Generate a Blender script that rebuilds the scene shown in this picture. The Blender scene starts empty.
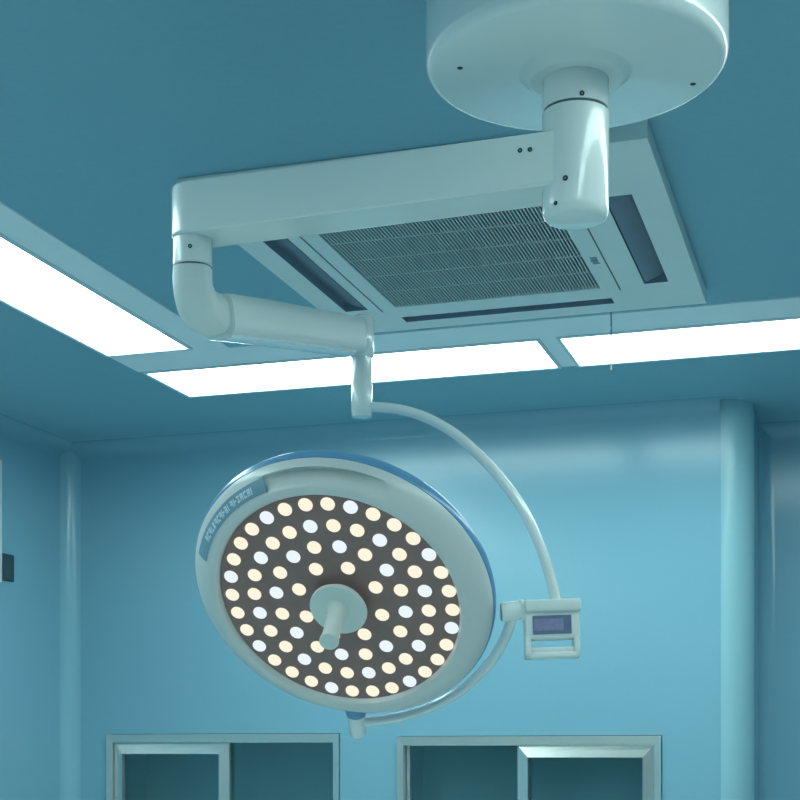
import bpy, bmesh, math, random
import numpy as np
from mathutils import Vector, Matrix
random.seed(4)
PI = math.pi
SC = bpy.context.scene
COL = SC.collection

# ------------------------------------------------------------------ camera and frame of reference
F, X0, Y0 = 1485.57, 400.0, 752.0          # focal length and principal point in 800 px frame
YAW = math.radians(17.418)
EYE = 1.5
H = 1.13                                   # ceiling height above the lens
CEIL = EYE + H
CY, SY = math.cos(YAW), math.sin(YAW)
BACK = 4.301 * H                           # back wall distance
LEFT = -2.81
def uvz(u, v, z):                          # (right, forward, up) of the lens -> room
    return Vector((CY * u - SY * v, SY * u + CY * v, EYE + z))
def rot(d):
    return Vector((CY * d[0] - SY * d[1], SY * d[0] + CY * d[1], d[2]))
def at(px, py, d):
    return uvz((px - X0) / F * d, d, (Y0 - py) / F * d)
def on_back(px, py, b=BACK):
    u = (px - X0) / F
    d = b / (SY * u + CY)
    return at(px, py, d)

cam = bpy.data.cameras.new('camera')
co = bpy.data.objects.new('camera', cam); COL.objects.link(co)
co.location = (0, 0, EYE); co.rotation_euler = (PI / 2, 0, YAW)
cam.sensor_fit = 'HORIZONTAL'; cam.sensor_width = 36; cam.lens = F * 36 / 800
cam.shift_x = 0; cam.shift_y = (Y0 - 400) / 800
cam.clip_start = 0.05; cam.clip_end = 50
SC.camera = co

# ------------------------------------------------------------------ materials
def mat(name, col, rough=0.5, metal=0.0, spec=0.5, noise=0.0, nscale=30, bump=0.0, bscale=120, coat=0.0):
    m = bpy.data.materials.new(name); m.use_nodes = True
    nt = m.node_tree; b = nt.nodes['Principled BSDF']
    b.inputs['Roughness'].default_value = rough
    b.inputs['Metallic'].default_value = metal
    b.inputs['Specular IOR Level'].default_value = spec
    b.inputs['Coat Weight'].default_value = coat
    tc = nt.nodes.new('ShaderNodeTexCoord')
    nz = nt.nodes.new('ShaderNodeTexNoise'); nz.inputs['Scale'].default_value = nscale
    nz.inputs['Detail'].default_value = 4
    nt.links.new(tc.outputs['Object'], nz.inputs['Vector'])
    rp = nt.nodes.new('ShaderNodeValToRGB')
    k = noise
    rp.color_ramp.elements[0].color = (col[0] * (1 - k), col[1] * (1 - k), col[2] * (1 - k), 1)
    rp.color_ramp.elements[1].color = (min(1, col[0] * (1 + k)), min(1, col[1] * (1 + k)), min(1, col[2] * (1 + k)), 1)
    nt.links.new(nz.outputs['Fac'], rp.inputs['Fac'])
    nt.links.new(rp.outputs['Color'], b.inputs['Base Color'])
    if bump:
        n2 = nt.nodes.new('ShaderNodeTexNoise'); n2.inputs['Scale'].default_value = bscale
        nt.links.new(tc.outputs['Object'], n2.inputs['Vector'])
        bp = nt.nodes.new('ShaderNodeBump'); bp.inputs['Strength'].default_value = bump
        bp.inputs['Distance'].default_value = 0.002
        nt.links.new(n2.outputs['Fac'], bp.inputs['Height'])
        nt.links.new(bp.outputs['Normal'], b.inputs['Normal'])
    return m
def emit(name, col, s):
    m = bpy.data.materials.new(name); m.use_nodes = True
    nt = m.node_tree; nt.nodes.clear()
    e = nt.nodes.new('ShaderNodeEmission'); o = nt.nodes.new('ShaderNodeOutputMaterial')
    e.inputs['Color'].default_value = (*col, 1); e.inputs['Strength'].default_value = s
    nt.links.new(e.outputs[0], o.inputs[0])
    return m
def glass(name, tint, refl, rough=0.05):
    m = bpy.data.materials.new(name); m.use_nodes = True
    nt = m.node_tree; nt.nodes.clear()
    t = nt.nodes.new('ShaderNodeBsdfTransparent'); t.inputs[0].default_value = (*tint, 1)
    g = nt.nodes.new('ShaderNodeBsdfGlossy'); g.inputs['Roughness'].default_value = rough
    g.inputs[0].default_value = (.8, .9, .95, 1)
    fr = nt.nodes.new('ShaderNodeFresnel'); fr.inputs[0].default_value = 1.5
    mm = nt.nodes.new('ShaderNodeMath'); mm.operation = 'ADD'; mm.inputs[1].default_value = refl
    mx = nt.nodes.new('ShaderNodeMixShader'); o = nt.nodes.new('ShaderNodeOutputMaterial')
    nt.links.new(fr.outputs[0], mm.inputs[0]); nt.links.new(mm.outputs[0], mx.inputs[0])
    nt.links.new(t.outputs[0], mx.inputs[1]); nt.links.new(g.outputs[0], mx.inputs[2])
    nt.links.new(mx.outputs[0], o.inputs[0])
    return m

LIGHT_COL = (0.76, 1.0, 0.965)
PANEL_S = 10.6
M = dict(
    wall=mat('wall_panel_blue', (.215, .43, .54), .20, 0, .5, .03, 3),
    ceil=mat('ceiling_panel_blue', (.215, .435, .53), .50, 0, .4, .05, 60, .12, 260),
    cove=mat('cove_profile', (.25, .48, .58), .2, 0, .5, .02, 4),
    post=mat('corner_post_profile', (.31, .55, .62), .22, 0, .5, .02, 4),
    strip=mat('ceiling_strip_glow', (.86, .92, .95), .45, 0, .5, .03, 10),  # lens glow beside the panels put into the pale colour
    floor=mat('vinyl_floor', (.66, .74, .74), .35, 0, .5, .06, 8),
    white=mat('white_enamel', (.80, .84, .82), .22, 0, .5, .02, 6, coat=.5),
    plastic=mat('white_plastic', (.74, .78, .76), .42, 0, .45, .02, 8),
    head=mat('lamp_head_shell', (.66, .67, .65), .32, 0, .5, .02, 6, coat=.15),
    blue=mat('blue_cover', (.12, .31, .52), .30, 0, .5, .04, 6, coat=.3),
    plate=mat('led_board', (.27, .165, .15), .40, 0, .4, .12, 40),
    handle=mat('handle_grip', (.70, .74, .70), .38, 0, .5, .02, 10),
    label=mat('label_plate', (.20, .34, .42), .35, 0, .5, .08, 30),
    print=mat('label_print', (.62, .72, .78), .5, 0, .4, .05, 50),
    dark=mat('dark_slot', (.24, .31, .38), .6, 0, .3, .1, 30),
    grillebg=mat('grille_filter', (.035, .065, .078), .7, 0, .3, .15, 60),
    slat=mat('grille_slats', (.50, .55, .55), .45, 0, .4, .04, 30),
    flap=mat('louver_flap', (.15, .185, .235), .4, 0, .5, .06, 20),
    screw=mat('screw_dark', (.05, .07, .08), .5, .3, .4, .1, 80),
    gap=mat('joint_gap', (.10, .14, .15), .6, 0, .3, .05, 40),
    steel=mat('brushed_steel', (.80, .82, .78), .26, .85, .5, .06, 14),
    alu=mat('light_frame', (.62, .74, .78), .4, .2, .5, .03, 20),
    inside=mat('cabinet_inside', (.62, .74, .74), .45, .2, .4, .12, 3),
    pane=glass('tinted_glass', (.74, .86, .87), .06, .08),
    screen=mat('display_screen', (.16, .19, .29), .25, 0, .5, .25, 60, coat=.3),
    cord=mat('grey_cord', (.20, .24, .30), .6, 0, .3, .05, 60),
    door=mat('grey_dark_block', (.04, .08, .10), .5, 0, .3, .1, 40),
    diffuser=emit('panel_diffuser', LIGHT_COL, PANEL_S),
    warm=emit('warm_led', (1.0, .93, .74), 1.0),
    cool=emit('cool_led', (.84, .93, 1.0), 1.0),
)

# ------------------------------------------------------------------ mesh helpers (world coordinates)
def quad(bm, a, b, c, d):
    return bm.faces.new([bm.verts.new(p) for p in (a, b, c, d)])
def box(bm, lo, hi, bev=0, seg=2):
    ret = bmesh.ops.create_cube(bm, size=1)
    vs = ret['verts']
    for v in vs:
        v.co = Vector([lo[i] + (v.co[i] + .5) * (hi[i] - lo[i]) for i in range(3)])
    if bev:
        es = list({e for v in vs for e in v.link_edges})
        r = bmesh.ops.bevel(bm, geom=es, offset=bev, segments=seg, affect='EDGES', profile=.5)
        vs = [v for v in r['verts']] + [v for v in vs if v.is_valid]
    return list({v for v in vs if v.is_valid})
def obox(bm, o, ax, ay, az, lo, hi, bev=0, seg=2):
    """box in a local frame o, ax, ay, az"""
    t = bmesh.new(); box(t, lo, hi, bev, seg)
    merge(bm, t, lambda c: o + ax * c.x + ay * c.y + az * c.z)
def merge(bm, t, fn):
    t.verts.index_update()
    nv = [bm.verts.new(fn(v.co)) for v in t.verts]
    for f in t.faces:
        try: bm.faces.new([nv[v.index] for v in f.verts])
        except ValueError: pass
    t.free()
def lathe(bm, o, ax, ay, az, prof, n=64, warp=None, a0=0, a1=2 * PI, capped=True):
    full = abs(a1 - a0 - 2 * PI) < 1e-6
    m = n if full else n + 1
    rings = []
    for (r, z) in prof:
        if r < 1e-6 and full:
            rings.append([bm.verts.new(o + az * z)]); continue
        ring = []
        for i in range(m):
            a = a0 + (a1 - a0) * i / n
            rr, zz = (r, z) if warp is None else warp(r, z, a)
            ring.append(bm.verts.new(o + ax * (rr * math.cos(a)) + ay * (rr * math.sin(a)) + az * zz))
        rings.append(ring)
    for A, B in zip(rings, rings[1:]):
        for i in range(n):
            j = (i + 1) % m
            if len(A) == 1 and len(B) == 1: continue
            if len(A) == 1: bm.faces.new((A[0], B[i], B[j]))
            elif len(B) == 1: bm.faces.new((A[i], B[0], A[j]))
            else: bm.faces.new((A[i], B[i], B[j], A[j]))
def basis(d):
    d = d.normalized()
    up = Vector((0, 0, 1)) if abs(d.z) < .9 else Vector((1, 0, 0))
    x = d.cross(up).normalized(); y = x.cross(d).normalized()
    return x, y, d
def cyl(bm, p, q, r, n=32, r2=None, bev=0):
    x, y, d = basis(q - p); L = (q - p).length
    r2 = r if r2 is None else r2
    if bev:
        pr = [(0, 0), (r - bev, 0), (r - bev * .3, bev * .3), (r, bev), (r2, L - bev), (r2 - bev * .3, L - bev * .3), (r2 - bev, L), (0, L)]
    else:
        pr = [(0, 0), (r, 0), (r2, L), (0, L)]
    lathe(bm, p, x, y, d, pr, n)
def smooth_path(pts, n):
    """Catmull-Rom through the points"""
    P = [pts[0] * 2 - pts[1]] + list(pts) + [pts[-1] * 2 - pts[-2]]
    out = []
    for i in range(1, len(P) - 2):
        for k in range(n):
            t = k / n
            a, b, c, d = P[i - 1], P[i], P[i + 1], P[i + 2]
            out.append(.5 * (2 * b + (c - a) * t + (2 * a - 5 * b + 4 * c - d) * t * t + (3 * b - a - 3 * c + d) * t ** 3))
    out.append(P[-2]); return out
def tube(bm, path, rad, n=20, side=None, sec=None, cap=True):
    """sweep; rad a number, or a function of t returning (half width, half height); sec exponent for squarish sections"""
    rings = []; N = len(path)
    for i, p in enumerate(path):
        t = (path[min(i + 1, N - 1)] - path[max(i - 1, 0)]).normalized()
        s = side if side is not None else Vector((0, 0, 1))
        x = s - t * s.dot(t)
        if x.length < 1e-3: x = Vector((1, 0, 0)) - t * t.x
        x.normalize(); y = t.cross(x)
        w, h = (rad, rad) if not callable(rad) else rad(i / (N - 1))
        ring = []
        for k in range(n):
            a = 2 * PI * k / n; c, q = math.cos(a), math.sin(a)
            if sec:
                c = math.copysign(abs(c) ** sec, c); q = math.copysign(abs(q) ** sec, q)
            ring.append(bm.verts.new(p + x * (w * c) + y * (h * q)))
        rings.append(ring)
    for A, B in zip(rings, rings[1:]):
        for k in range(n):
            bm.faces.new((A[k], A[(k + 1) % n], B[(k + 1) % n], B[k]))
    if cap:
        bm.faces.new(list(reversed(rings[0]))); bm.faces.new(rings[-1])

ORIGIN = {}
def finish(name, bm, m, parent=None, smooth=True, ang=35, frame=None):
    """link one mesh; world coordinates are moved into the space of its top thing"""
    root = parent
    while root is not None and root.parent is not None: root = root.parent
    o = Vector((0, 0, 0)) if root is None else Vector(root.location)
    bmesh.ops.remove_doubles(bm, verts=bm.verts, dist=1e-6)
    bmesh.ops.recalc_face_normals(bm, faces=bm.faces)
    if root is not None:
        for v in bm.verts: v.co -= o
    me = bpy.data.meshes.new(name); bm.to_mesh(me); bm.free()
    if smooth:
        me.shade_smooth(); me.set_sharp_from_angle(angle=math.radians(ang))
    me.materials.append(m)
    ob = bpy.data.objects.new(name, me); COL.objects.link(ob)
    if parent is not None: ob.parent = parent
    return ob
def thing(name, label, cat, loc, group=None):
    o = bpy.data.objects.new(name, None); COL.objects.link(o); o.location = loc
    o.empty_display_size = .1
    o['label'] = label; o['category'] = cat
    if group: o['group'] = group
    return o
def struct(name, bm, m, smooth=True, ang=35):
    o = finish(name, bm, m, None, smooth, ang); o['kind'] = 'structure'; return o
B = bmesh.new

# ------------------------------------------------------------------ room shell
FRONT, RIGHT = -2.2, 2.4
RB = 4.68 * H                               # recess wall
PX, PR = -0.350, 0.095                       # outer corner of the back wall and its radius
CORNER = PX
DEPTH = .30
cabs = []
for x0p, x1p, yp in ((107, 340, 733.5), (397, 662, 735.5)):
    a = on_back(x0p, yp); b = on_back(x1p, yp)
    cabs.append((a.x, b.x, a.z - 1.30, (a.z + b.z) / 2))
bm = B()                                     # back wall around the two cabinet openings
xs = sorted([LEFT] + [v for c in cabs for v in c[:2]] + [CORNER - PR])
zs = [0, cabs[0][2], cabs[0][3], CEIL]
for i in range(len(xs) - 1):
    hole = next((c for c in cabs if abs(c[0] - xs[i]) < 1e-6), None)
    z_ = [0, hole[2], hole[3], CEIL] if hole else [0, CEIL]
    for k in range(len(z_) - 1):
        if hole and k == 1: continue
        box(bm, (xs[i], BACK, z_[k]), (xs[i + 1], BACK + .04, z_[k + 1]))
struct('wall_back', bm, M['wall'], False)
bm = B(); box(bm, (LEFT - .08, FRONT, 0), (LEFT, BACK + .04, CEIL)); struct('wall_left', bm, M['wall'], False)
bm = B(); box(bm, (CORNER - .04, BACK + PR, 0), (CORNER, RB + .04, CEIL)); struct('wall_return', bm, M['wall'], False)
bm = B(); box(bm, (CORNER, RB, 0), (RIGHT, RB + .08, CEIL)); struct('wall_recess', bm, M['wall'], False)
bm = B(); box(bm, (RIGHT, FRONT, 0), (RIGHT + .08, RB + .08, CEIL)); struct('wall_right', bm, M['wall'], False)
bm = B(); box(bm, (LEFT - .08, FRONT - .08, 0), (RIGHT + .08, FRONT, CEIL)); struct('wall_front', bm, M['wall'], False)
bm = B(); box(bm, (LEFT - .08, FRONT - .08, -.08), (RIGHT + .08, RB + .5, 0)); struct('floor', bm, M['floor'], False)
bm = B(); box(bm, (LEFT - .08, FRONT - .08, CEIL), (RIGHT + .08, RB + .5, CEIL + .08)); struct('ceiling', bm, M['ceil'], False)

def cove(bm, p, q, n1, n2, r, seg=10):
    """hollow quarter round between two faces meeting along p-q; n1, n2 point into the room"""
    A = []
    for k in range(seg + 1):
        a = PI / 2 * k / seg
        A.append(n1 * (r * (1 - math.sin(a))) + n2 * (r * (1 - math.cos(a))))
    off = (n1 + n2) * -.004
    for s, t in zip(A, A[1:]):
        quad(bm, p + s, q + s, q + t, p + t)
    # closing faces behind
    quad(bm, p + A[0], q + A[0], q + off, p + off); quad(bm, p + A[-1], q + A[-1], q + off, p + off)
V = Vector
ex, ey, ez = V((1, 0, 0)), V((0, 1, 0)), V((0, 0, 1))
R_ = .055
bm = B(); cove(bm, V((LEFT, BACK, CEIL)), V((CORNER - PR, BACK, CEIL)), -ey, -ez, R_); struct('trim_1', bm, M['wall'])
bm = B(); cove(bm, V((LEFT, FRONT, CEIL)), V((LEFT, BACK, CEIL)), ex, -ez, R_); struct('trim_2', bm, M['wall'])
bm = B(); cove(bm, V((CORNER, RB, CEIL)), V((RIGHT, RB, CEIL)), -ey, -ez, R_); struct('trim_3', bm, M['wall'])
bm = B(); cove(bm, V((LEFT, BACK, 0)), V((LEFT, BACK, CEIL)), ex, -ey, R_); struct('trim_4', bm, M['cove'])
bm = B(); cove(bm, V((CORNER, RB, 0)), V((CORNER, RB, CEIL)), ex, -ey, .05); struct('trim_5', bm, M['wall'])
bm = B()                                     # rounded outer corner post
lathe(bm, V((CORNER - PR, BACK + PR, 0)), ex, ey, ez, [(PR + .003, 0), (PR + .003, CEIL)], 20, None, -PI / 2, 0)
lathe(bm, V((CORNER - PR, BACK + PR, 0)), ex, ey, ez, [(PR - .02, 0), (PR - .02, CEIL)], 20, None, -PI / 2, 0)
struct('trim_6', bm, M['post'])

# pale strips inside the run of ceiling lights, colour lightened for lens glow
def cp(a, b, z=CEIL): return V((a * H, b * H, z))
bm = B(); box(bm, (-1.584 * H, .2, CEIL - .004), (-1.500 * H, 3.37 * H, CEIL)); struct('trim_7', bm, M['strip'], False)
bm = B(); box(bm, (-1.584 * H, 3.372 * H, CEIL - .004), (.34 * H, 3.514 * H, CEIL)); struct('trim_8', bm, M['strip'], False)
bm = B(); box(bm, (-1.822 * H, 3.345 * H, CEIL - .004), (-1.584 * H, 3.514 * H, CEIL)); struct('trim_9', bm, M['strip'], False)

bm = B(); box(bm, (-.751 * H, 3.514 * H, CEIL - .004), (-.711 * H, 3.795 * H, CEIL)); struct('trim_10', bm, M['strip'], False)

# ------------------------------------------------------------------ ceiling light panels
def light_panel(a0, a1, b0, b1, label):
    c = V(((a0 + a1) / 2, (b0 + b1) / 2, CEIL))
    t = thing('ceiling_light', label, 'light', c, 'recessed light panels around the ceiling')
    fw = .011
    bm = B(); z0, z1 = CEIL - .009, CEIL
    for lo, hi in (((a0, b0), (a1, b0 + fw)), ((a0, b1 - fw), (a1, b1)), ((a0, b0 + fw), (a0 + fw, b1 - fw)), ((a1 - fw, b0 + fw), (a1, b1 - fw))):
        box(bm, (*lo, z0), (*hi, z1), .0015, 1)
    finish('frame', bm, M['alu'], t, False)
    bm = B(); box(bm, (a0 + fw, b0 + fw, CEIL - .005), (a1 - fw, b1 - fw, CEIL - .001))
    finish('diffuser', bm, M['diffuser'], t, False)
    return t
h = H
ln = 1.05 * h
light_panel(-1.822 * h, -1.584 * h, 3.345 * h - ln, 3.345 * h, 'bright white light panel running along the left side of the ceiling')
light_panel(-1.812 * h, -.751 * h, 3.514 * h, 3.795 * h, 'bright white light panel behind the drop post, left of the gap in the back row')
light_panel(-.711 * h, .345 * h, 3.514 * h, 3.795 * h, 'bright white light panel in the back row right of the gap, behind the hanging cord')
# the rest of the same ring of panels, out of view over the lens
for k in (1, 2):
    light_panel(-1.822 * h, -1.584 * h, 3.345 * h - ln * (k + 1) - .04 * k, 3.345 * h - ln * k - .04 * k,
                'white light panel further along the left side of the ceiling, panel %s from the back' % ('two', 'three')[k - 1])
for k in range(3):
    light_panel(.12 * h, .358 * h, 3.345 * h - ln * (k + 1) - .04 * k, 3.345 * h - ln * k - .04 * k,
                'white light panel along the right side of the ceiling, %s' % ('nearest the back wall', 'in the middle', 'nearest the viewer')[k])

for a0, a1, w_ in ((-1.812, -.751, 'left'), (-.711, .345, 'right')):  # unseen near row, added to brighten faces turned towards the lens
    light_panel(a0 * h, a1 * h, -.42 * h, -.14 * h, 'added unseen light panel in the near row of the ceiling, %s half' % w_)

# ------------------------------------------------------------------ cassette air conditioner
ZC = .035
k = H - ZC                                   # scale for the face plane, which hangs a little below the ceiling
zf = CEIL - ZC
L_, R2, FARB = -1.181 * k, -.340 * k, 3.364 * k
NEARB = 2.43 * k
cass = thing('air_conditioner', 'white square cassette air conditioner set in the blue ceiling behind the lamp arm', 'air conditioner', V(((L_ + R2) / 2, (FARB + NEARB) / 2, CEIL)))
vL = (-1.128 * k, -1.075 * k); vR = (-.452 * k, -.401 * k); vY = (2.666 * k, 3.184 * k)
vF = (3.262 * k, 3.302 * k); vN = (NEARB + .062 * k, NEARB + .102 * k); vX = (-1.02 * k, -.535 * k)
gX = (-1.011 * k, -.547 * k); gY = (2.655 * k, 3.187 * k)
holes = [(vL[0], vL[1], *vY), (vR[0], vR[1], *vY), (vX[0], vX[1], *vF), (vX[0], vX[1], *vN), (*gX, *gY)]
def plate_with_holes(bm, x0, x1, y0, y1, z, holes, depth):
    xs = sorted({x0, x1, *[v for q in holes for v in q[:2]]}); ys = sorted({y0, y1, *[v for q in holes for v in q[2:]]})
    for i in range(len(xs) - 1):
        for j in range(len(ys) - 1):
            cx, cyy = (xs[i] + xs[i + 1]) / 2, (ys[j] + ys[j + 1]) / 2
            if any(q[0] < cx < q[1] and q[2] < cyy < q[3] for q in holes): continue
            quad(bm, V((xs[i], ys[j], z)), V((xs[i + 1], ys[j], z)), V((xs[i + 1], ys[j + 1], z)), V((xs[i], ys[j + 1], z)))
    for q in holes[4:]:
        c = [V((q[0], q[2], z)), V((q[1], q[2], z)), V((q[1], q[3], z)), V((q[0], q[3], z))]
        for s, t in zip(c, c[1:] + c[:1]):
            quad(bm, s, t, t + ez * depth, s + ez * depth)
bm = B()
plate_with_holes(bm, L_, R2, NEARB, FARB, zf, holes, .026)
c = [V((L_, NEARB, zf)), V((R2, NEARB, zf)), V((R2, FARB, zf)), V((L_, FARB, zf))]
for s, t in zip(c, c[1:] + c[:1]):
    quad(bm, s, t, t + ez * (ZC - .001), s + ez * (ZC - .001))
finish('face_panel', bm, M['plastic'], cass, False)
for hq in holes[:4]:
    bm = B(); box(bm, (hq[0], hq[2], zf + .022), (hq[1], hq[3], zf + .027))
    c = [V((hq[0], hq[2], zf)), V((hq[1], hq[2], zf)), V((hq[1], hq[3], zf)), V((hq[0], hq[3], zf))]
    for s, t in zip(c, c[1:] + c[:1]): quad(bm, s, t, t + ez * .022, s + ez * .022)
    finish('duct', bm, M['dark'], cass, False)
# swing flaps in the four outlets
def flap(q, along_y, sgn):
    bm = B(); n = 7
    w = (q[1] - q[0]) if along_y else (q[3] - q[2])
    prof = []
    for i in range(n):
        t = i / (n - 1)
        prof.append((w * (.10 + .84 * t), .001 + .018 * (1 - t) ** 1.4 ))
    rows = []
    for (s, zz) in prof + [(s, zz + .003) for s, zz in reversed(prof)]:
        if along_y:
            x = q[0] + s if sgn > 0 else q[1] - s
            rows.append((V((x, q[2] + .012, zf + zz)), V((x, q[3] - .012, zf + zz))))
        else:
            y = q[2] + s if sgn > 0 else q[3] - s
            rows.append((V((q[0] + .012, y, zf + zz)), V((q[1] - .012, y, zf + zz))))
    vs = [(bm.verts.new(a), bm.verts.new(b)) for a, b in rows]
    for i in range(len(vs)):
        a, b = vs[i], vs[(i + 1) % len(vs)]
        bm.faces.new((a[0], a[1], b[1], b[0]))
    bm.faces.new([v[0] for v in vs]); bm.faces.new([v[1] for v in reversed(vs)])
    return finish('outlet_flap', bm, M['flap'], cass, True, 50)
flap(holes[0], True, 1); flap(holes[1], True, -1); flap(holes[2], False, -1); flap(holes[3], False, 1)
# intake grille: filter behind, slats in front, four cross ribs
bm = B(); box(bm, (gX[0], gY[0], zf + .020), (gX[1], gY[1], zf + .025)); fl = finish('filter', bm, M['grillebg'], cass, False)
bm = B(); ns = 66
for i in range(ns + 1):
    x = gX[0] + (gX[1] - gX[0]) * i / ns
    wv = (gX[1] - gX[0]) / ns * .18
    obox(bm, V((x, 0, zf + .0045)), ex, ey, ez, V((-wv, gY[0], -.003)), V((wv, gY[1], .006)))
for i in range(1, 5):
    y = gY[0] + (gY[1] - gY[0]) * i / 5
    box(bm, (gX[0], y - .0024, zf + .0025), (gX[1], y + .0024, zf + .007))
finish('intake_grille', bm, M['slat'], cass, False)
# seams of the hinged intake panel
for xx in (-1.048 * k, -.507 * k):
    bm = B(); box(bm, (xx - .0016, gY[0] - .012, zf - .0006), (xx + .0016, gY[1] + .025, zf + .001)); finish('panel_seam', bm, M['gap'], cass, False)
# little maker's mark beside the grille (unreadable small grey marks)
bm = B(); bx = -.527 * k; by = 2.985 * k
for i, (dx, dy, sx, sy_) in enumerate(((0, 0, .008, .0035), (.0005, .010, .007, .0035), (-.001, .020, .0085, .004), (0, .030, .0065, .0035), (.001, .040, .008, .003))):
    box(bm, (bx + dx - sx, by + dy - sy_, zf - .0006), (bx + dx + sx, by + dy + sy_, zf + .001))
finish('badge', bm, M['flap'], cass, False)
# cord hanging from the far edge
p = cp(0, 0); q1 = at(611, 307, 3.365 * k / (SY * (611 - X0) / F + CY))
q1.z = zf + .001
q2 = V(q1); q2.z = zf - .128
cd = thing('hanging_cord', 'thin grey cord hanging down from the far edge of the ceiling air conditioner', 'cord', q1)
bm = B(); tube(bm, smooth_path([q1, q1 * .66 + q2 * .34 + V((.0006, 0, 0)), q1 * .3 + q2 * .7 - V((.0006, 0, 0)), q2], 6), .0017, 8); finish('cord', bm, M['cord'], cd)
bm = B(); cyl(bm, q2 + V((0, 0, -.016)), q2 + V((0, 0, .002)), .0026, 12, .002); e_ = finish('tip', bm, M['white'], cd); e_['label'] = 'white tip of the cord'

# ------------------------------------------------------------------ surgical light
D_HUB = .99 * F / (Y0 - 57)
hub = uvz((575.5 - X0) / F * D_HUB, D_HUB, 0)
hub = V((hub.x, hub.y, 0))
def hz(zrel): return V((hub.x, hub.y, EYE + zrel))
lamp = thing('surgical_light', 'white ceiling mounted operating light with jointed arms and a round head of many small lamps', 'surgical light', hz(H))
U = V((CY, SY, 0)); FW = V((-SY, CY, 0))         # right and forward of the lens, level
def screw(p, d, r, par):
    bm = B(); x, y, z = basis(d)
    lathe(bm, p, x, y, z, [(r * .35, -.0006), (r * .35, -.001), (0, -.001)], 12)
    lathe(bm, p, x, y, z, [(0, -.002), (r, -.002), (r, .0006), (r * .75, .0012), (r * .35, .0012), (r * .35, -.0006)], 14)
    return finish('screw', bm, M['screw'], par)
# canopy
CR = .2135
bm = B()
lathe(bm, hz(H), ex, ey, -ez, [(0, 0), (CR + .004, 0), (CR + .004, .006), (CR, .010), (CR, .146), (CR - .0012, .152), (CR - .0045, .1575), (CR - .0095, .161), (CR - .0155, .162),
                                (.082, .163), (.078, .1645), (.069, .173), (.066, .1745), (.062, .175), (0, .175)], 96)
canopy = finish('ceiling_canopy', bm, M['white'], lamp, True, 35)
for px, py in ((460, 68), (602, 57), (693, 84)):
    d = .9677 * F / (Y0 - py); p = at(px, py, d); p.z = hz(.9677).z
    screw(p, -ez, .0042, canopy)
# column: stub and turning hub
RH = .0475
bm = B(); lathe(bm, hz(.99), ex, ey, -ez, [(0, .02), (RH - .0005, .02), (RH - .0005, .0775), (RH - .0055, .079), (RH - .0055, .088), (0, .088)], 48)
stub = finish('ceiling_column', bm, M['white'], lamp, True, 30)
bm = B(); lathe(bm, hz(.9085), ex, ey, -ez, [(0, 0), (RH - .001, 0), (RH, .001), (RH, .137), (RH - .001, .143), (RH - .003, .147), (RH - .007, .1505), (RH - .011, .152), (0, .1525)], 56)
hubo = finish('rotating_hub', bm, M['white'], lamp, True, 30)
def on_hub(px, py, par, r=.0036):
    u = ((px - 575.5) / F * D_HUB); s = -math.sqrt(max(0, RH ** 2 - u * u))
    d = D_HUB + s
    p = at(px, py, d); nrm = (U * u + FW * s).normalized()
    c = hz(0); p = V((c.x, c.y, p.z)) + nrm * RH
    screw(p, nrm, r, par)
on_hub(578, 93, stub); on_hub(562, 178, hubo, .004); on_hub(553, 203, hubo, .003)
bm = B(); lathe(bm, hz(.9125), ex, ey, -ez, [(RH - .0055, 0), (RH - .0018, 0), (RH - .0018, .0042), (RH - .0055, .0042)], 48)
finish('joint_ring', bm, M['gap'], lamp)
# horizontal arm
D_END = D_HUB * 630 / 578
end = at(199, 300, D_END); end.z = 0
hub0 = V((hub.x, hub.y, 0))
ad = (end - hub0); AL = ad.length; ad.normalize(); an = V((-ad.y, ad.x, 0))   # along, across
if an.dot(FW) > 0: an = -an
zt, zb0, zb1 = .8735, .798, .7945
bm = B(); t = bmesh.new(); W = .042; seg = 16; bv = .004
out = [(0.0, -W)] + [(AL - .0 + W * math.sin(PI * i / seg), -W * math.cos(PI * i / seg)) for i in range(seg + 1)] + [(0.0, W)]
def zb(s): return zb0 + (zb1 - zb0) * max(0, min(1, s / AL))
layers = []
def inset(pt, d):
    x, y = pt
    if x <= 1e-6: return (0, y * (W - d) / W)
    if x > AL: 
        r = math.hypot(x - AL, y); return (AL + (x - AL) * (W - d) / r, y * (W - d) / r)
    return (x, y * (W - d) / W)
for f_, d in ((0, bv), (.0, None), (1, None), (1, bv)): pass
def lay(zfun, d): return [bm.verts.new(hub0 + ad * inset(p_, d)[0] + an * inset(p_, d)[1] + ez * (EYE + zfun(p_[0]))) for p_ in out]
Ls = [lay(lambda s: zb(s), bv), lay(lambda s: zb(s) + bv * .3, bv * .3), lay(lambda s: zb(s) + bv, 0), lay(lambda s: zt - bv, 0), lay(lambda s: zt - bv * .3, bv * .3), lay(lambda s: zt, bv)]
n = len(out)
for A_, B_ in zip(Ls, Ls[1:]):
    for i in range(n): bm.faces.new((A_[i], A_[(i + 1) % n], B_[(i + 1) % n], B_[i]))
bm.faces.new(list(reversed(Ls[0]))); bm.faces.new(Ls[-1])
arm = finish('horizontal_arm', bm, M['white'], lamp, True, 16)
for px, py in ((520, 150.5), (530, 149.5)):
    # on the front face of the arm: plane through hub0 + an*W
    dirv = at(px, py, 1) - V((0, 0, EYE)); s = (hub0 + an * W - V((0, 0, 0))).dot(an) / dirv.dot(an)
    screw(V((0, 0, EYE)) + dirv * s, an, .0035, arm)
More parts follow.
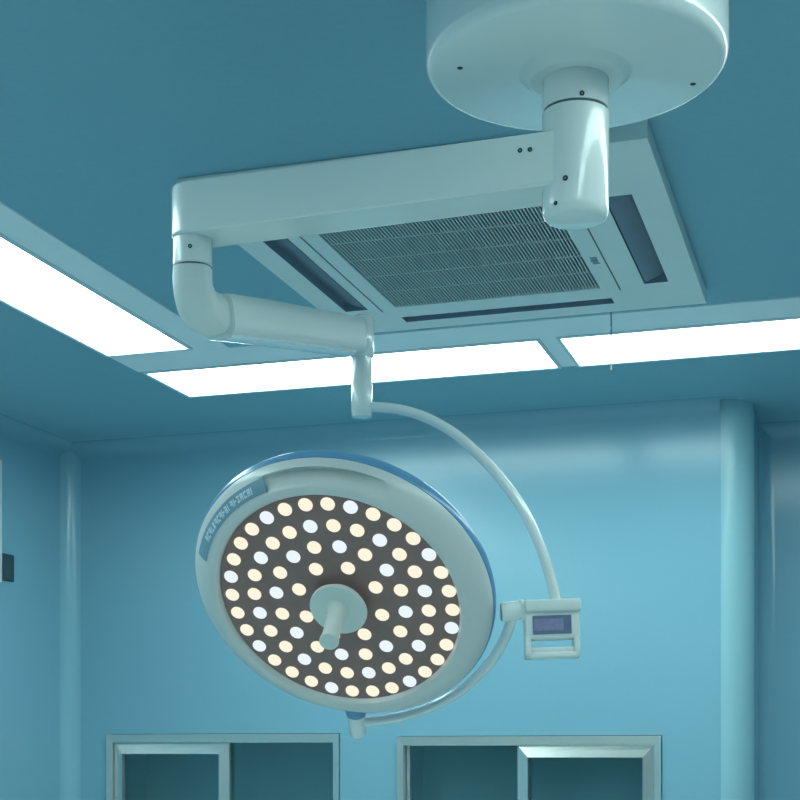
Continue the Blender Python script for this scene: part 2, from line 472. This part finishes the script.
# end hub under the arm's tip
e0 = at(192.8, 300, D_END); e0.z = EYE
RE = .0303
bm = B(); lathe(bm, e0 + ez * .805, ex, ey, -ez, [(0, 0), (RE, 0), (RE, .050), (RE - .002, .053), (0, .053)], 40)
eh = finish('arm_end_hub', bm, M['white'], lamp, True, 30)
pe = at(190, 246, D_END - RE); nn = (pe - e0); nn.z = 0; nn.normalize(); pe = V((e0.x, e0.y, pe.z)) + nn * RE
screw(pe, nn, .0032, eh)
bm = B(); lathe(bm, e0 + ez * .7525, ex, ey, -ez, [(RE - .006, 0), (RE - .001, 0), (RE - .001, .004), (RE - .006, .004)], 40)
finish('joint_ring', bm, M['gap'], lamp)
# spring arm: elbow and balanced arm
D_DROP = 2.8
kn = at(362, 338, D_DROP)
def mid(px, py, t): return at(px, py, D_END + (D_DROP - D_END) * t)
elb = [e0 + ez * .7495, e0 + ez * .730, at(194.5, 293, D_END), at(199, 306, D_END + .02), at(212, 314.5, D_END + .05), at(228, 317.5, D_END + .09)]
bm = B(); tube(bm, smooth_path(elb, 8), lambda t: (.0296 + .003 * t, .0296 + .004 * t), 28, side=U.copy(), sec=.75); 
elbow = finish('elbow', bm, M['plastic'], lamp, True, 40)
bm = B(); x, y, z = basis(FW)
sp = [mid(217, 316, .10), mid(226, 317, .155), mid(262, 322, .38), mid(300, 328, .61), mid(335, 333.5, .84), mid(352, 336.5, .95)]
def sprof(t): return (.0335 + .002 * math.sin(PI * t) - .0008 * t, .031)
bm = B(); tube(bm, smooth_path(sp, 8), sprof, 32, sec=.5); sarm = finish('spring_arm', bm, M['plastic'], lamp, True, 40)
# cover strip along the underside
sp2 = [p_ + V((0, 0, -.0345)) - FW * .006 for p_ in smooth_path(sp, 8)]
bm = B(); tube(bm, sp2[4:-3], lambda t: (.004, .022), 16, sec=.6); finish('cover_strip', bm, M['white'], sarm)
# drop knuckle and post
K0 = V((kn.x, kn.y, EYE))
def kz(py): return (Y0 - py) / F * D_DROP
bm = B(); RK = 12.0 / F * D_DROP
lathe(bm, K0 + ez * kz(317), ex, ey, -ez, [(0, 0), (RK - .006, 0), (RK - .002, .002), (RK, .006), (RK, kz(317) - kz(355)), (RK - .002, kz(317) - kz(358)), (0, kz(317) - kz(358))], 40)
finish('drop_knuckle', bm, M['white'], lamp, True, 30)
RP = 10.6 / F * D_DROP
bm = B(); lathe(bm, K0 + ez * kz(357.5), ex, ey, -ez, [(0, 0), (RP - .001, 0), (RP - .001, .05), (RP, .052), (RP, kz(357.5) - kz(412)), (RP - .002, kz(357.5) - kz(417)), (0, kz(357.5) - kz(417))], 36)
finish('drop_post', bm, M['white'], lamp, True, 30)

# lamp head frame
C_ = np.array([-0.11184317, 2.8, 0.282858])
N_ = V((-0.22363106, -0.72089519, -0.65597201)); R__ = V((0.95509977, -0.29628437, 0)); DN = V((0.19435425, 0.62651871, -0.75478522))
E1 = V((0.99676656, -0.08035183, 0)); E2 = V((0.05344088, 0.66293553, -0.74676674))
C0 = uvz(*C_); N = rot(N_).normalized(); RX = rot(R__).normalized(); UP = -rot(DN).normalized(); E1 = rot(E1); E2 = rot(E2)
O = C0 - N * .03
# outer yoke arc
oa = [(366, 407), (383, 407.5), (402, 410), (427, 418), (455, 434), (481, 457), (505, 484), (525, 513), (540, 546), (550, 576), (557, 603)]
pts = [at(px, py, D_DROP - .0806 * (px - 362) / F * D_DROP) for px, py in oa]
bm = B(); tube(bm, smooth_path(pts, 6), lambda t: (.0105, .0098), 20, side=FW.copy()); finish('outer_yoke', bm, M['white'], lamp, True, 60)
# inner yoke arc
RI = .322
bm = B()
pts = [O + E1 * (RI * math.cos(a)) + E2 * (RI * math.sin(a)) for a in np.linspace(math.radians(5.5), PI / 2, 40)]
tube(bm, pts, lambda t: (.0102, .0102), 20, side=E1.cross(E2)); finish('inner_yoke', bm, M['white'], lamp, True, 60)
# lower pivot: blue cap and grey post
bm = B(); cyl(bm, O + E2 * .272, O + E2 * .302, .023, 28, .0205, .003); pv = finish('pivot_cap', bm, M['blue'], lamp); pv['label'] = 'blue cap of the lower pivot'
bm = B(); cyl(bm, O + E2 * .300, O + E2 * .356, .0182, 28, .0172, .004); finish('pivot_post', bm, M['white'], lamp)

# control box on the right with screen and grip
DB = D_DROP - .0806 * (552 - 362) / F * D_DROP
g = DB / F                                   # metres per pixel there
b0 = at(552, 629, DB)
bxx, byy, bzz = U.copy(), FW.copy(), ez.copy()
bxx = (bxx * 1 + ez * .035).normalized(); bzz = (ez - bxx * ez.dot(bxx)).normalized()
def bp(x0, x1, y0_, y1_, d0, d1, bev, bm):
    """pixel box: x to the right, y down, depth in metres"""
    obox(bm, b0, bxx, byy, bzz, V(((x0 - 552) * g, d0, -(y1_ - 629) * g)), V(((x1 - 552) * g, d1, -(y0_ - 629) * g)), bev, 3)
bm = B()
bp(524, 580, 600.5, 613, -.034, .030, .005, bm)          # hood
bp(524, 578.5, 611, 640, -.026, .024, .004, bm)          # body behind the screen
bp(523.5, 530, 636, 659, -.026, .010, .0035, bm)         # loop of the grip
bp(572, 578, 636, 659, -.026, .010, .0035, bm)
bp(523.5, 578, 652.5, 659, -.026, .010, .0035, bm)
cb = finish('control_box', bm, M['plastic'], lamp, True, 40)
bm = B(); bp(531.5, 570, 616.5, 635, -.0285, -.024, .001, bm); sc_ = finish('display_screen', bm, M['screen'], cb, False); sc_['label'] = 'dark purple grey display'
bm = B(); bp(533, 562, 620, 631.5, -.0292, -.0283, 0, bm); s2 = finish('display_readout', bm, mat('readout', (.26, .25, .40), .3, 0, .5, .3, 160), cb, False)
bm = B(); bp(529, 573, 647.5, 654, -.020, -.004, .003, bm); gb = finish('grip_bar', bm, M['white'], cb, True, 40); gb['label'] = 'white grip bar'
bm = B(); cyl(bm, b0 + bxx * ((502 - 552) * g) + bzz * ((629 - 610.5) * g), b0 + bxx * ((527 - 552) * g) + bzz * ((629 - 609) * g), 9.6 * g, 32, 9.6 * g, .002)
kn_ = finish('side_joint', bm, M['white'], lamp, True, 40)
bm = B(); cyl(bm, b0 + bxx * ((521.5 - 552) * g) + bzz * ((629 - 609.5) * g), b0 + bxx * ((525 - 552) * g) + bzz * ((629 - 609.3) * g), 10.8 * g, 32, 10.8 * g, .001)
finish('joint_collar', bm, M['white'], lamp, True, 40)
bm = B(); cyl(bm, b0 + bxx * ((501.2 - 552) * g) + bzz * ((629 - 610.5) * g), b0 + bxx * ((502.2 - 552) * g) + bzz * ((629 - 610.5) * g), 8.2 * g, 24); finish('joint_end_cap', bm, M['flap'], kn_)

# round lamp head
PLR = .2355
def warp(r, z, a):                           # grip recess pressed into the upper part of the rim; a = 90 degrees is up
    da = (math.degrees(a) - 84 + 180) % 360 - 180
    wgt = max(0, 1 - (abs(da) / 27) ** 4)
    fr = max(0, 1 - ((r - .270) / .0125) ** 2)
    return r, z - .026 * wgt * fr
prof = [(PLR - .004, -.004), (PLR + .001, .004), (PLR + .004, .0085), (.246, .0095), (.2535, .0075), (.256, .0062), (.2585, .0050), (.262, .0030), (.266, .0005), (.270, -.0025), (.274, -.0058), (.278, -.0095),
        (.283, -.0150), (.2875, -.0215), (.2905, -.0275), (.2915, -.031), (.286, -.033)]
CH = C0 - RX * .0055
bm = B(); lathe(bm, CH, RX, UP, N, prof, 144, warp)
rim = finish('lamp_head', bm, M['head'], lamp, True, 40)
bm = B(); lathe(bm, CH, RX, UP, N, [(.280, -.030), (.2925, -.032), (.2945, -.036), (.2945, -.048), (.292, -.056), (.285, -.065), (.265, -.078), (.22, -.095), (.15, -.108), (.07, -.114), (0, -.115)], 120)
bc = finish('back_cover', bm, M['blue'], rim, True, 40); bc['label'] = 'blue back cover of the lamp head'
bm = B(); lathe(bm, C0, RX, UP, N, [(0, 0), (PLR + .001, 0), (PLR + .001, -.004), (0, -.004)], 96)
pl = finish('led_board', bm, M['plate'], rim, True, 30); pl['label'] = 'dark board behind the small lamps'
# small lamps
ring_q = [(32, .2154, 0.0, lambda i: i % 4 == 2), (24, .1701, -.033, lambda i: i % 3 == 0), (16, .1257, -.1013, lambda i: i % 2 == 1), (8, .0821, -.3049, lambda i: False)]
PH = -.0790
bm = B(); lathe(bm, V((0, 0, 0)), ex, ey, ez, [(0, .0044), (.006, .0040), (.0106, .0026), (.0135, .0006), (.0135, -.0008), (0, -.0008)], 20)
bmesh.ops.recalc_face_normals(bm, faces=bm.faces)
lens = {}
for key in ('warm', 'cool'):
    me = bpy.data.meshes.new('led_lens'); bm.to_mesh(me); me.shade_smooth(); me.materials.append(M[key]); lens[key] = me
bm.free()
RT = Matrix((RX, UP, N)).transposed().to_4x4()
for n_, rad, off, fc in ring_q:
    for i in range(n_):
        a = PH + off + 2 * PI * i / n_
        p = C0 + RX * (rad * math.sin(a)) + UP * (rad * math.cos(a)) + N * .001
        key = 'cool' if fc(i) else 'warm'
        ob = bpy.data.objects.new('led_lens', lens[key]); COL.objects.link(ob); ob.parent = rim
        ob.matrix_local = Matrix.Translation(p - lamp.location) @ RT
        ob['label'] = 'cool white round lens' if key == 'cool' else 'warm white round lens'
# centre handle
hc = C0 + N * .0 - UP * .003 + RX * .000
bm = B()
lathe(bm, hc, RX, UP, N, [(0, 0), (.044, 0), (.044, .012), (.052, .014), (.0555, .017), (.0555, .021), (.0535, .0235), (.048, .0235), (.035, .0225), (0, .0225)], 56)
hn = (N + RX * .09).normalized(); hx = (RX - hn * RX.dot(hn)).normalized(); hy = hn.cross(hx)
lathe(bm, hc + N * .0215, hx, hy, hn, [(.024, 0), (.0200, .003), (.0180, .010), (.0170, .028), (.0160, .063), (.0162, .083), (.0182, .097), (.0182, .100), (.0150, .101), (.0135, .0995), (0, .0995)], 48)
finish('center_handle', bm, M['handle'], rim, True, 40)
# printed label on the upper left of the rim
def rimpt(r, a, lift=0):
    z = np.interp(r, [p_[0] for p_ in prof[3:16]], [p_[1] for p_ in prof[3:16]])
    return CH + RX * (r * math.cos(a)) + UP * (r * math.sin(a)) + N * (z + lift)
def rimstrip(bm, r0, r1, a0, a1, lift, n=24, thick=.0012, m=4):
    top = [[rimpt(r0 + (r1 - r0) * j / m, a0 + (a1 - a0) * i / n, lift) for j in range(m + 1)] for i in range(n + 1)]
    gt = [[bm.verts.new(p_) for p_ in row] for row in top]
    for i in range(n):
        for j in range(m): bm.faces.new((gt[i][j], gt[i + 1][j], gt[i + 1][j + 1], gt[i][j + 1]))
    per = [(i, 0) for i in range(n + 1)] + [(n, j) for j in range(1, m + 1)] + [(i, m) for i in range(n - 1, -1, -1)] + [(0, j) for j in range(m - 1, 0, -1)]
    low = {ij: bm.verts.new(top[ij[0]][ij[1]] - N * thick) for ij in per}
    for p_, q_ in zip(per, per[1:] + per[:1]):
        bm.faces.new((gt[p_[0]][p_[1]], gt[q_[0]][q_[1]], low[q_], low[p_]))
LA0, LA1 = math.radians(107), math.radians(156)
bm = B(); rimstrip(bm, .2595, .2805, LA0, LA1, .0012); lb = finish('label_plate', bm, M['label'], rim, True, 40); lb['label'] = 'grey blue label with blurred pale lettering'
bm = B()
a = LA1 - math.radians(9.5); i = 0
pat = ['##|', '|=', '#-', '|_|', '/|', '##', '=|', '#', '|-|', '=#', '|', '##', '-|', '/=', '|#', '=|', '#|', '|']
step = math.radians(1.92)
for i, g_ in enumerate(pat):
    if a - step < LA0 + math.radians(3): break
    rr0, rr1 = .2650, .2755
    if '|' in g_: rimstrip(bm, rr0, rr1, a - step * .25, a, .0018, 2, .0004, 2)
    if '#' in g_: rimstrip(bm, rr0, rr1, a - step * .78, a - step * .5, .0018, 2, .0004, 2)
    if '=' in g_ or '#' in g_: rimstrip(bm, rr1 - .0028, rr1, a - step * .78, a, .0018, 2, .0004, 2)
    if '_' in g_ or '=' in g_: rimstrip(bm, rr0, rr0 + .0028, a - step * .78, a, .0018, 2, .0004, 2)
    if '-' in g_ or '#' in g_: rimstrip(bm, (rr0 + rr1) / 2 - .0014, (rr0 + rr1) / 2 + .0014, a - step * .78, a, .0018, 2, .0004, 2)
    if '/' in g_: rimstrip(bm, rr0, rr1, a - step * .55, a - step * .3, .0018, 2, .0004, 2)
    a -= step
finish('label_lettering', bm, M['print'], rim, False)

# ------------------------------------------------------------------ built-in glass fronted cabinets
def miter_frame(bm, x0, x1, z0, z1, y0, y1, w, wt=None, slope=.0):
    """picture frame with mitred corners; front at y0 (towards the viewer), inner edge sloped back by slope"""
    wt = wt or w
    o = [V((x0, 0, z0)), V((x1, 0, z0)), V((x1, 0, z1)), V((x0, 0, z1))]
    i = [V((x0 + w, 0, z0 + wt)), V((x1 - w, 0, z0 + wt)), V((x1 - w, 0, z1 - wt)), V((x0 + w, 0, z1 - wt))]
    for k_ in range(4):
        a_, b_, c_, d_ = o[k_], o[(k_ + 1) % 4], i[(k_ + 1) % 4], i[k_]
        yf, yi, yb = ey * y0, ey * (y0 + slope), ey * y1
        quad(bm, a_ + yf, b_ + yf, c_ + yi, d_ + yi)
        quad(bm, a_ + yf, b_ + yf, b_ + yb, a_ + yb)
        quad(bm, d_ + yi, c_ + yi, c_ + yb, d_ + yb)
        quad(bm, a_ + yb, b_ + yb, c_ + yb, d_ + yb)
def cabinet(c, front_left, label):
    x0, x1, z0, z1 = c
    t = thing('glass_cabinet', label, 'cabinet', V(((x0 + x1) / 2, BACK, z0)), 'cabinets built into the back wall')
    y = BACK
    e = .002
    x0 += e; x1 -= e; z0 += e; z1 -= e
    bm = B(); miter_frame(bm, x0, x1, z0, z1, y - .010, y + .05, .022, .030, .004); finish('outer_frame', bm, M['steel'], t, False)
    bm = B()                                  # inner box
    a0, a1, c0, c1, yb = x0 + .004, x1 - .004, z0 + .004, z1 - .004, y + .05
    yd = y + DEPTH
    quad(bm, V((a0, yd, c0)), V((a1, yd, c0)), V((a1, yd, c1)), V((a0, yd, c1)))
    for (p_, q_) in (((a0, c0), (a1, c0)), ((a1, c0), (a1, c1)), ((a1, c1), (a0, c1)), ((a0, c1), (a0, c0))):
        quad(bm, V((p_[0], yb, p_[1])), V((q_[0], yb, q_[1])), V((q_[0], yd, q_[1])), V((p_[0], yd, p_[1])))
    finish('carcass', bm, M['inside'], t, False)
    for fz in (.36, .70):
        zz = z0 + (z1 - z0) * fz
        bm = B(); box(bm, (a0 + .003, y + .075, zz - .004), (a1 - .003, yd - .004, zz + .004)); finish('shelf', bm, M['steel'], t, False)
    xm = (x0 + x1) / 2
    ia, ib = x0 + .0245, x1 - .0245; zi0, zi1 = z0 + .031, z1 - .031
    wS = .036
    # front sliding door with a mitred steel sash; back one slides behind it
    fr = (ia, xm + .030) if front_left else (xm - .030, ib)
    bk = (xm - .012, ib) if front_left else (ia, xm + .012)
    d = None
    bm = B(); miter_frame(bm, fr[0], fr[1], zi0, zi1, y + .008, y + .024, wS, wS + .004, -.010); d = finish('sliding_door', bm, M['steel'], t, False); d['label'] = 'front sliding door with a wide steel sash'
    bm = B(); box(bm, (fr[0] + wS - .003, y + .017, zi0 + wS), (fr[1] - wS + .003, y + .021, zi1 - wS)); finish('pane', bm, M['pane'], d, False)
    bm = B(); miter_frame(bm, bk[0], bk[1], zi0, zi1 + .010, y + .028, y + .044, .010, .010, .004); d = finish('sliding_door', bm, M['steel'], t, False); d['label'] = 'rear sliding door with a thin edge'
    bm = B(); box(bm, (bk[0] + .014, y + .034, zi0 + .008), (bk[1] - .014, y + .038, zi1 + .002)); finish('pane', bm, M['pane'], d, False)
cabinet(cabs[0], True, 'steel framed glass cabinet in the back wall, left one, below the lamp head')
cabinet(cabs[1], False, 'steel framed glass cabinet in the back wall, right one, below the control box')

# ------------------------------------------------------------------ white box on the left wall, cut by the picture's edge
def on_left(px, py):
    u = (px - X0) / F; d = LEFT / (CY * u - SY)
    return at(px, py, d)
pA, pB = on_left(.9, 460), on_left(.9, 583)
off = .0
ztop, zbot = pA.z, pB.z
yr = pA.y
tb = thing('wall_box', 'white wall box at the left picture edge with a dark block on its side', 'wall box', V((LEFT, yr - .20, zbot)))
bm = B(); box(bm, (LEFT, yr - .40, zbot), (LEFT + .006, yr, ztop), .003, 2); finish('box_body', bm, M['white'], tb, True, 40)
qA, qB = on_left(.9, 553), on_left(12, 582)
bm = B(); box(bm, (LEFT, yr + .0005, qB.z), (LEFT + .010, qB.y, qA.z), .003, 2); o_ = finish('side_block', bm, M['door'], tb, True, 40); o_['label'] = 'dark block beside the white box'

# ------------------------------------------------------------------ light and view
w = bpy.data.worlds.new('world'); SC.world = w; w.use_nodes = True
w.node_tree.nodes['Background'].inputs[0].default_value = (.5, .8, .9, 1)
w.node_tree.nodes['Background'].inputs[1].default_value = .02
SC.view_settings.view_transform = 'Standard'
SC.view_settings.look = 'None'
SC.view_settings.exposure = 0.0
SC.view_settings.gamma = 1.0
SC.view_settings.use_curve_mapping = False
SC.cycles.use_denoising = True
SC.cycles.max_bounces = 10
SC.cycles.diffuse_bounces = 6
SC.cycles.transparent_max_bounces = 12
SC.cycles.sample_clamp_indirect = 6
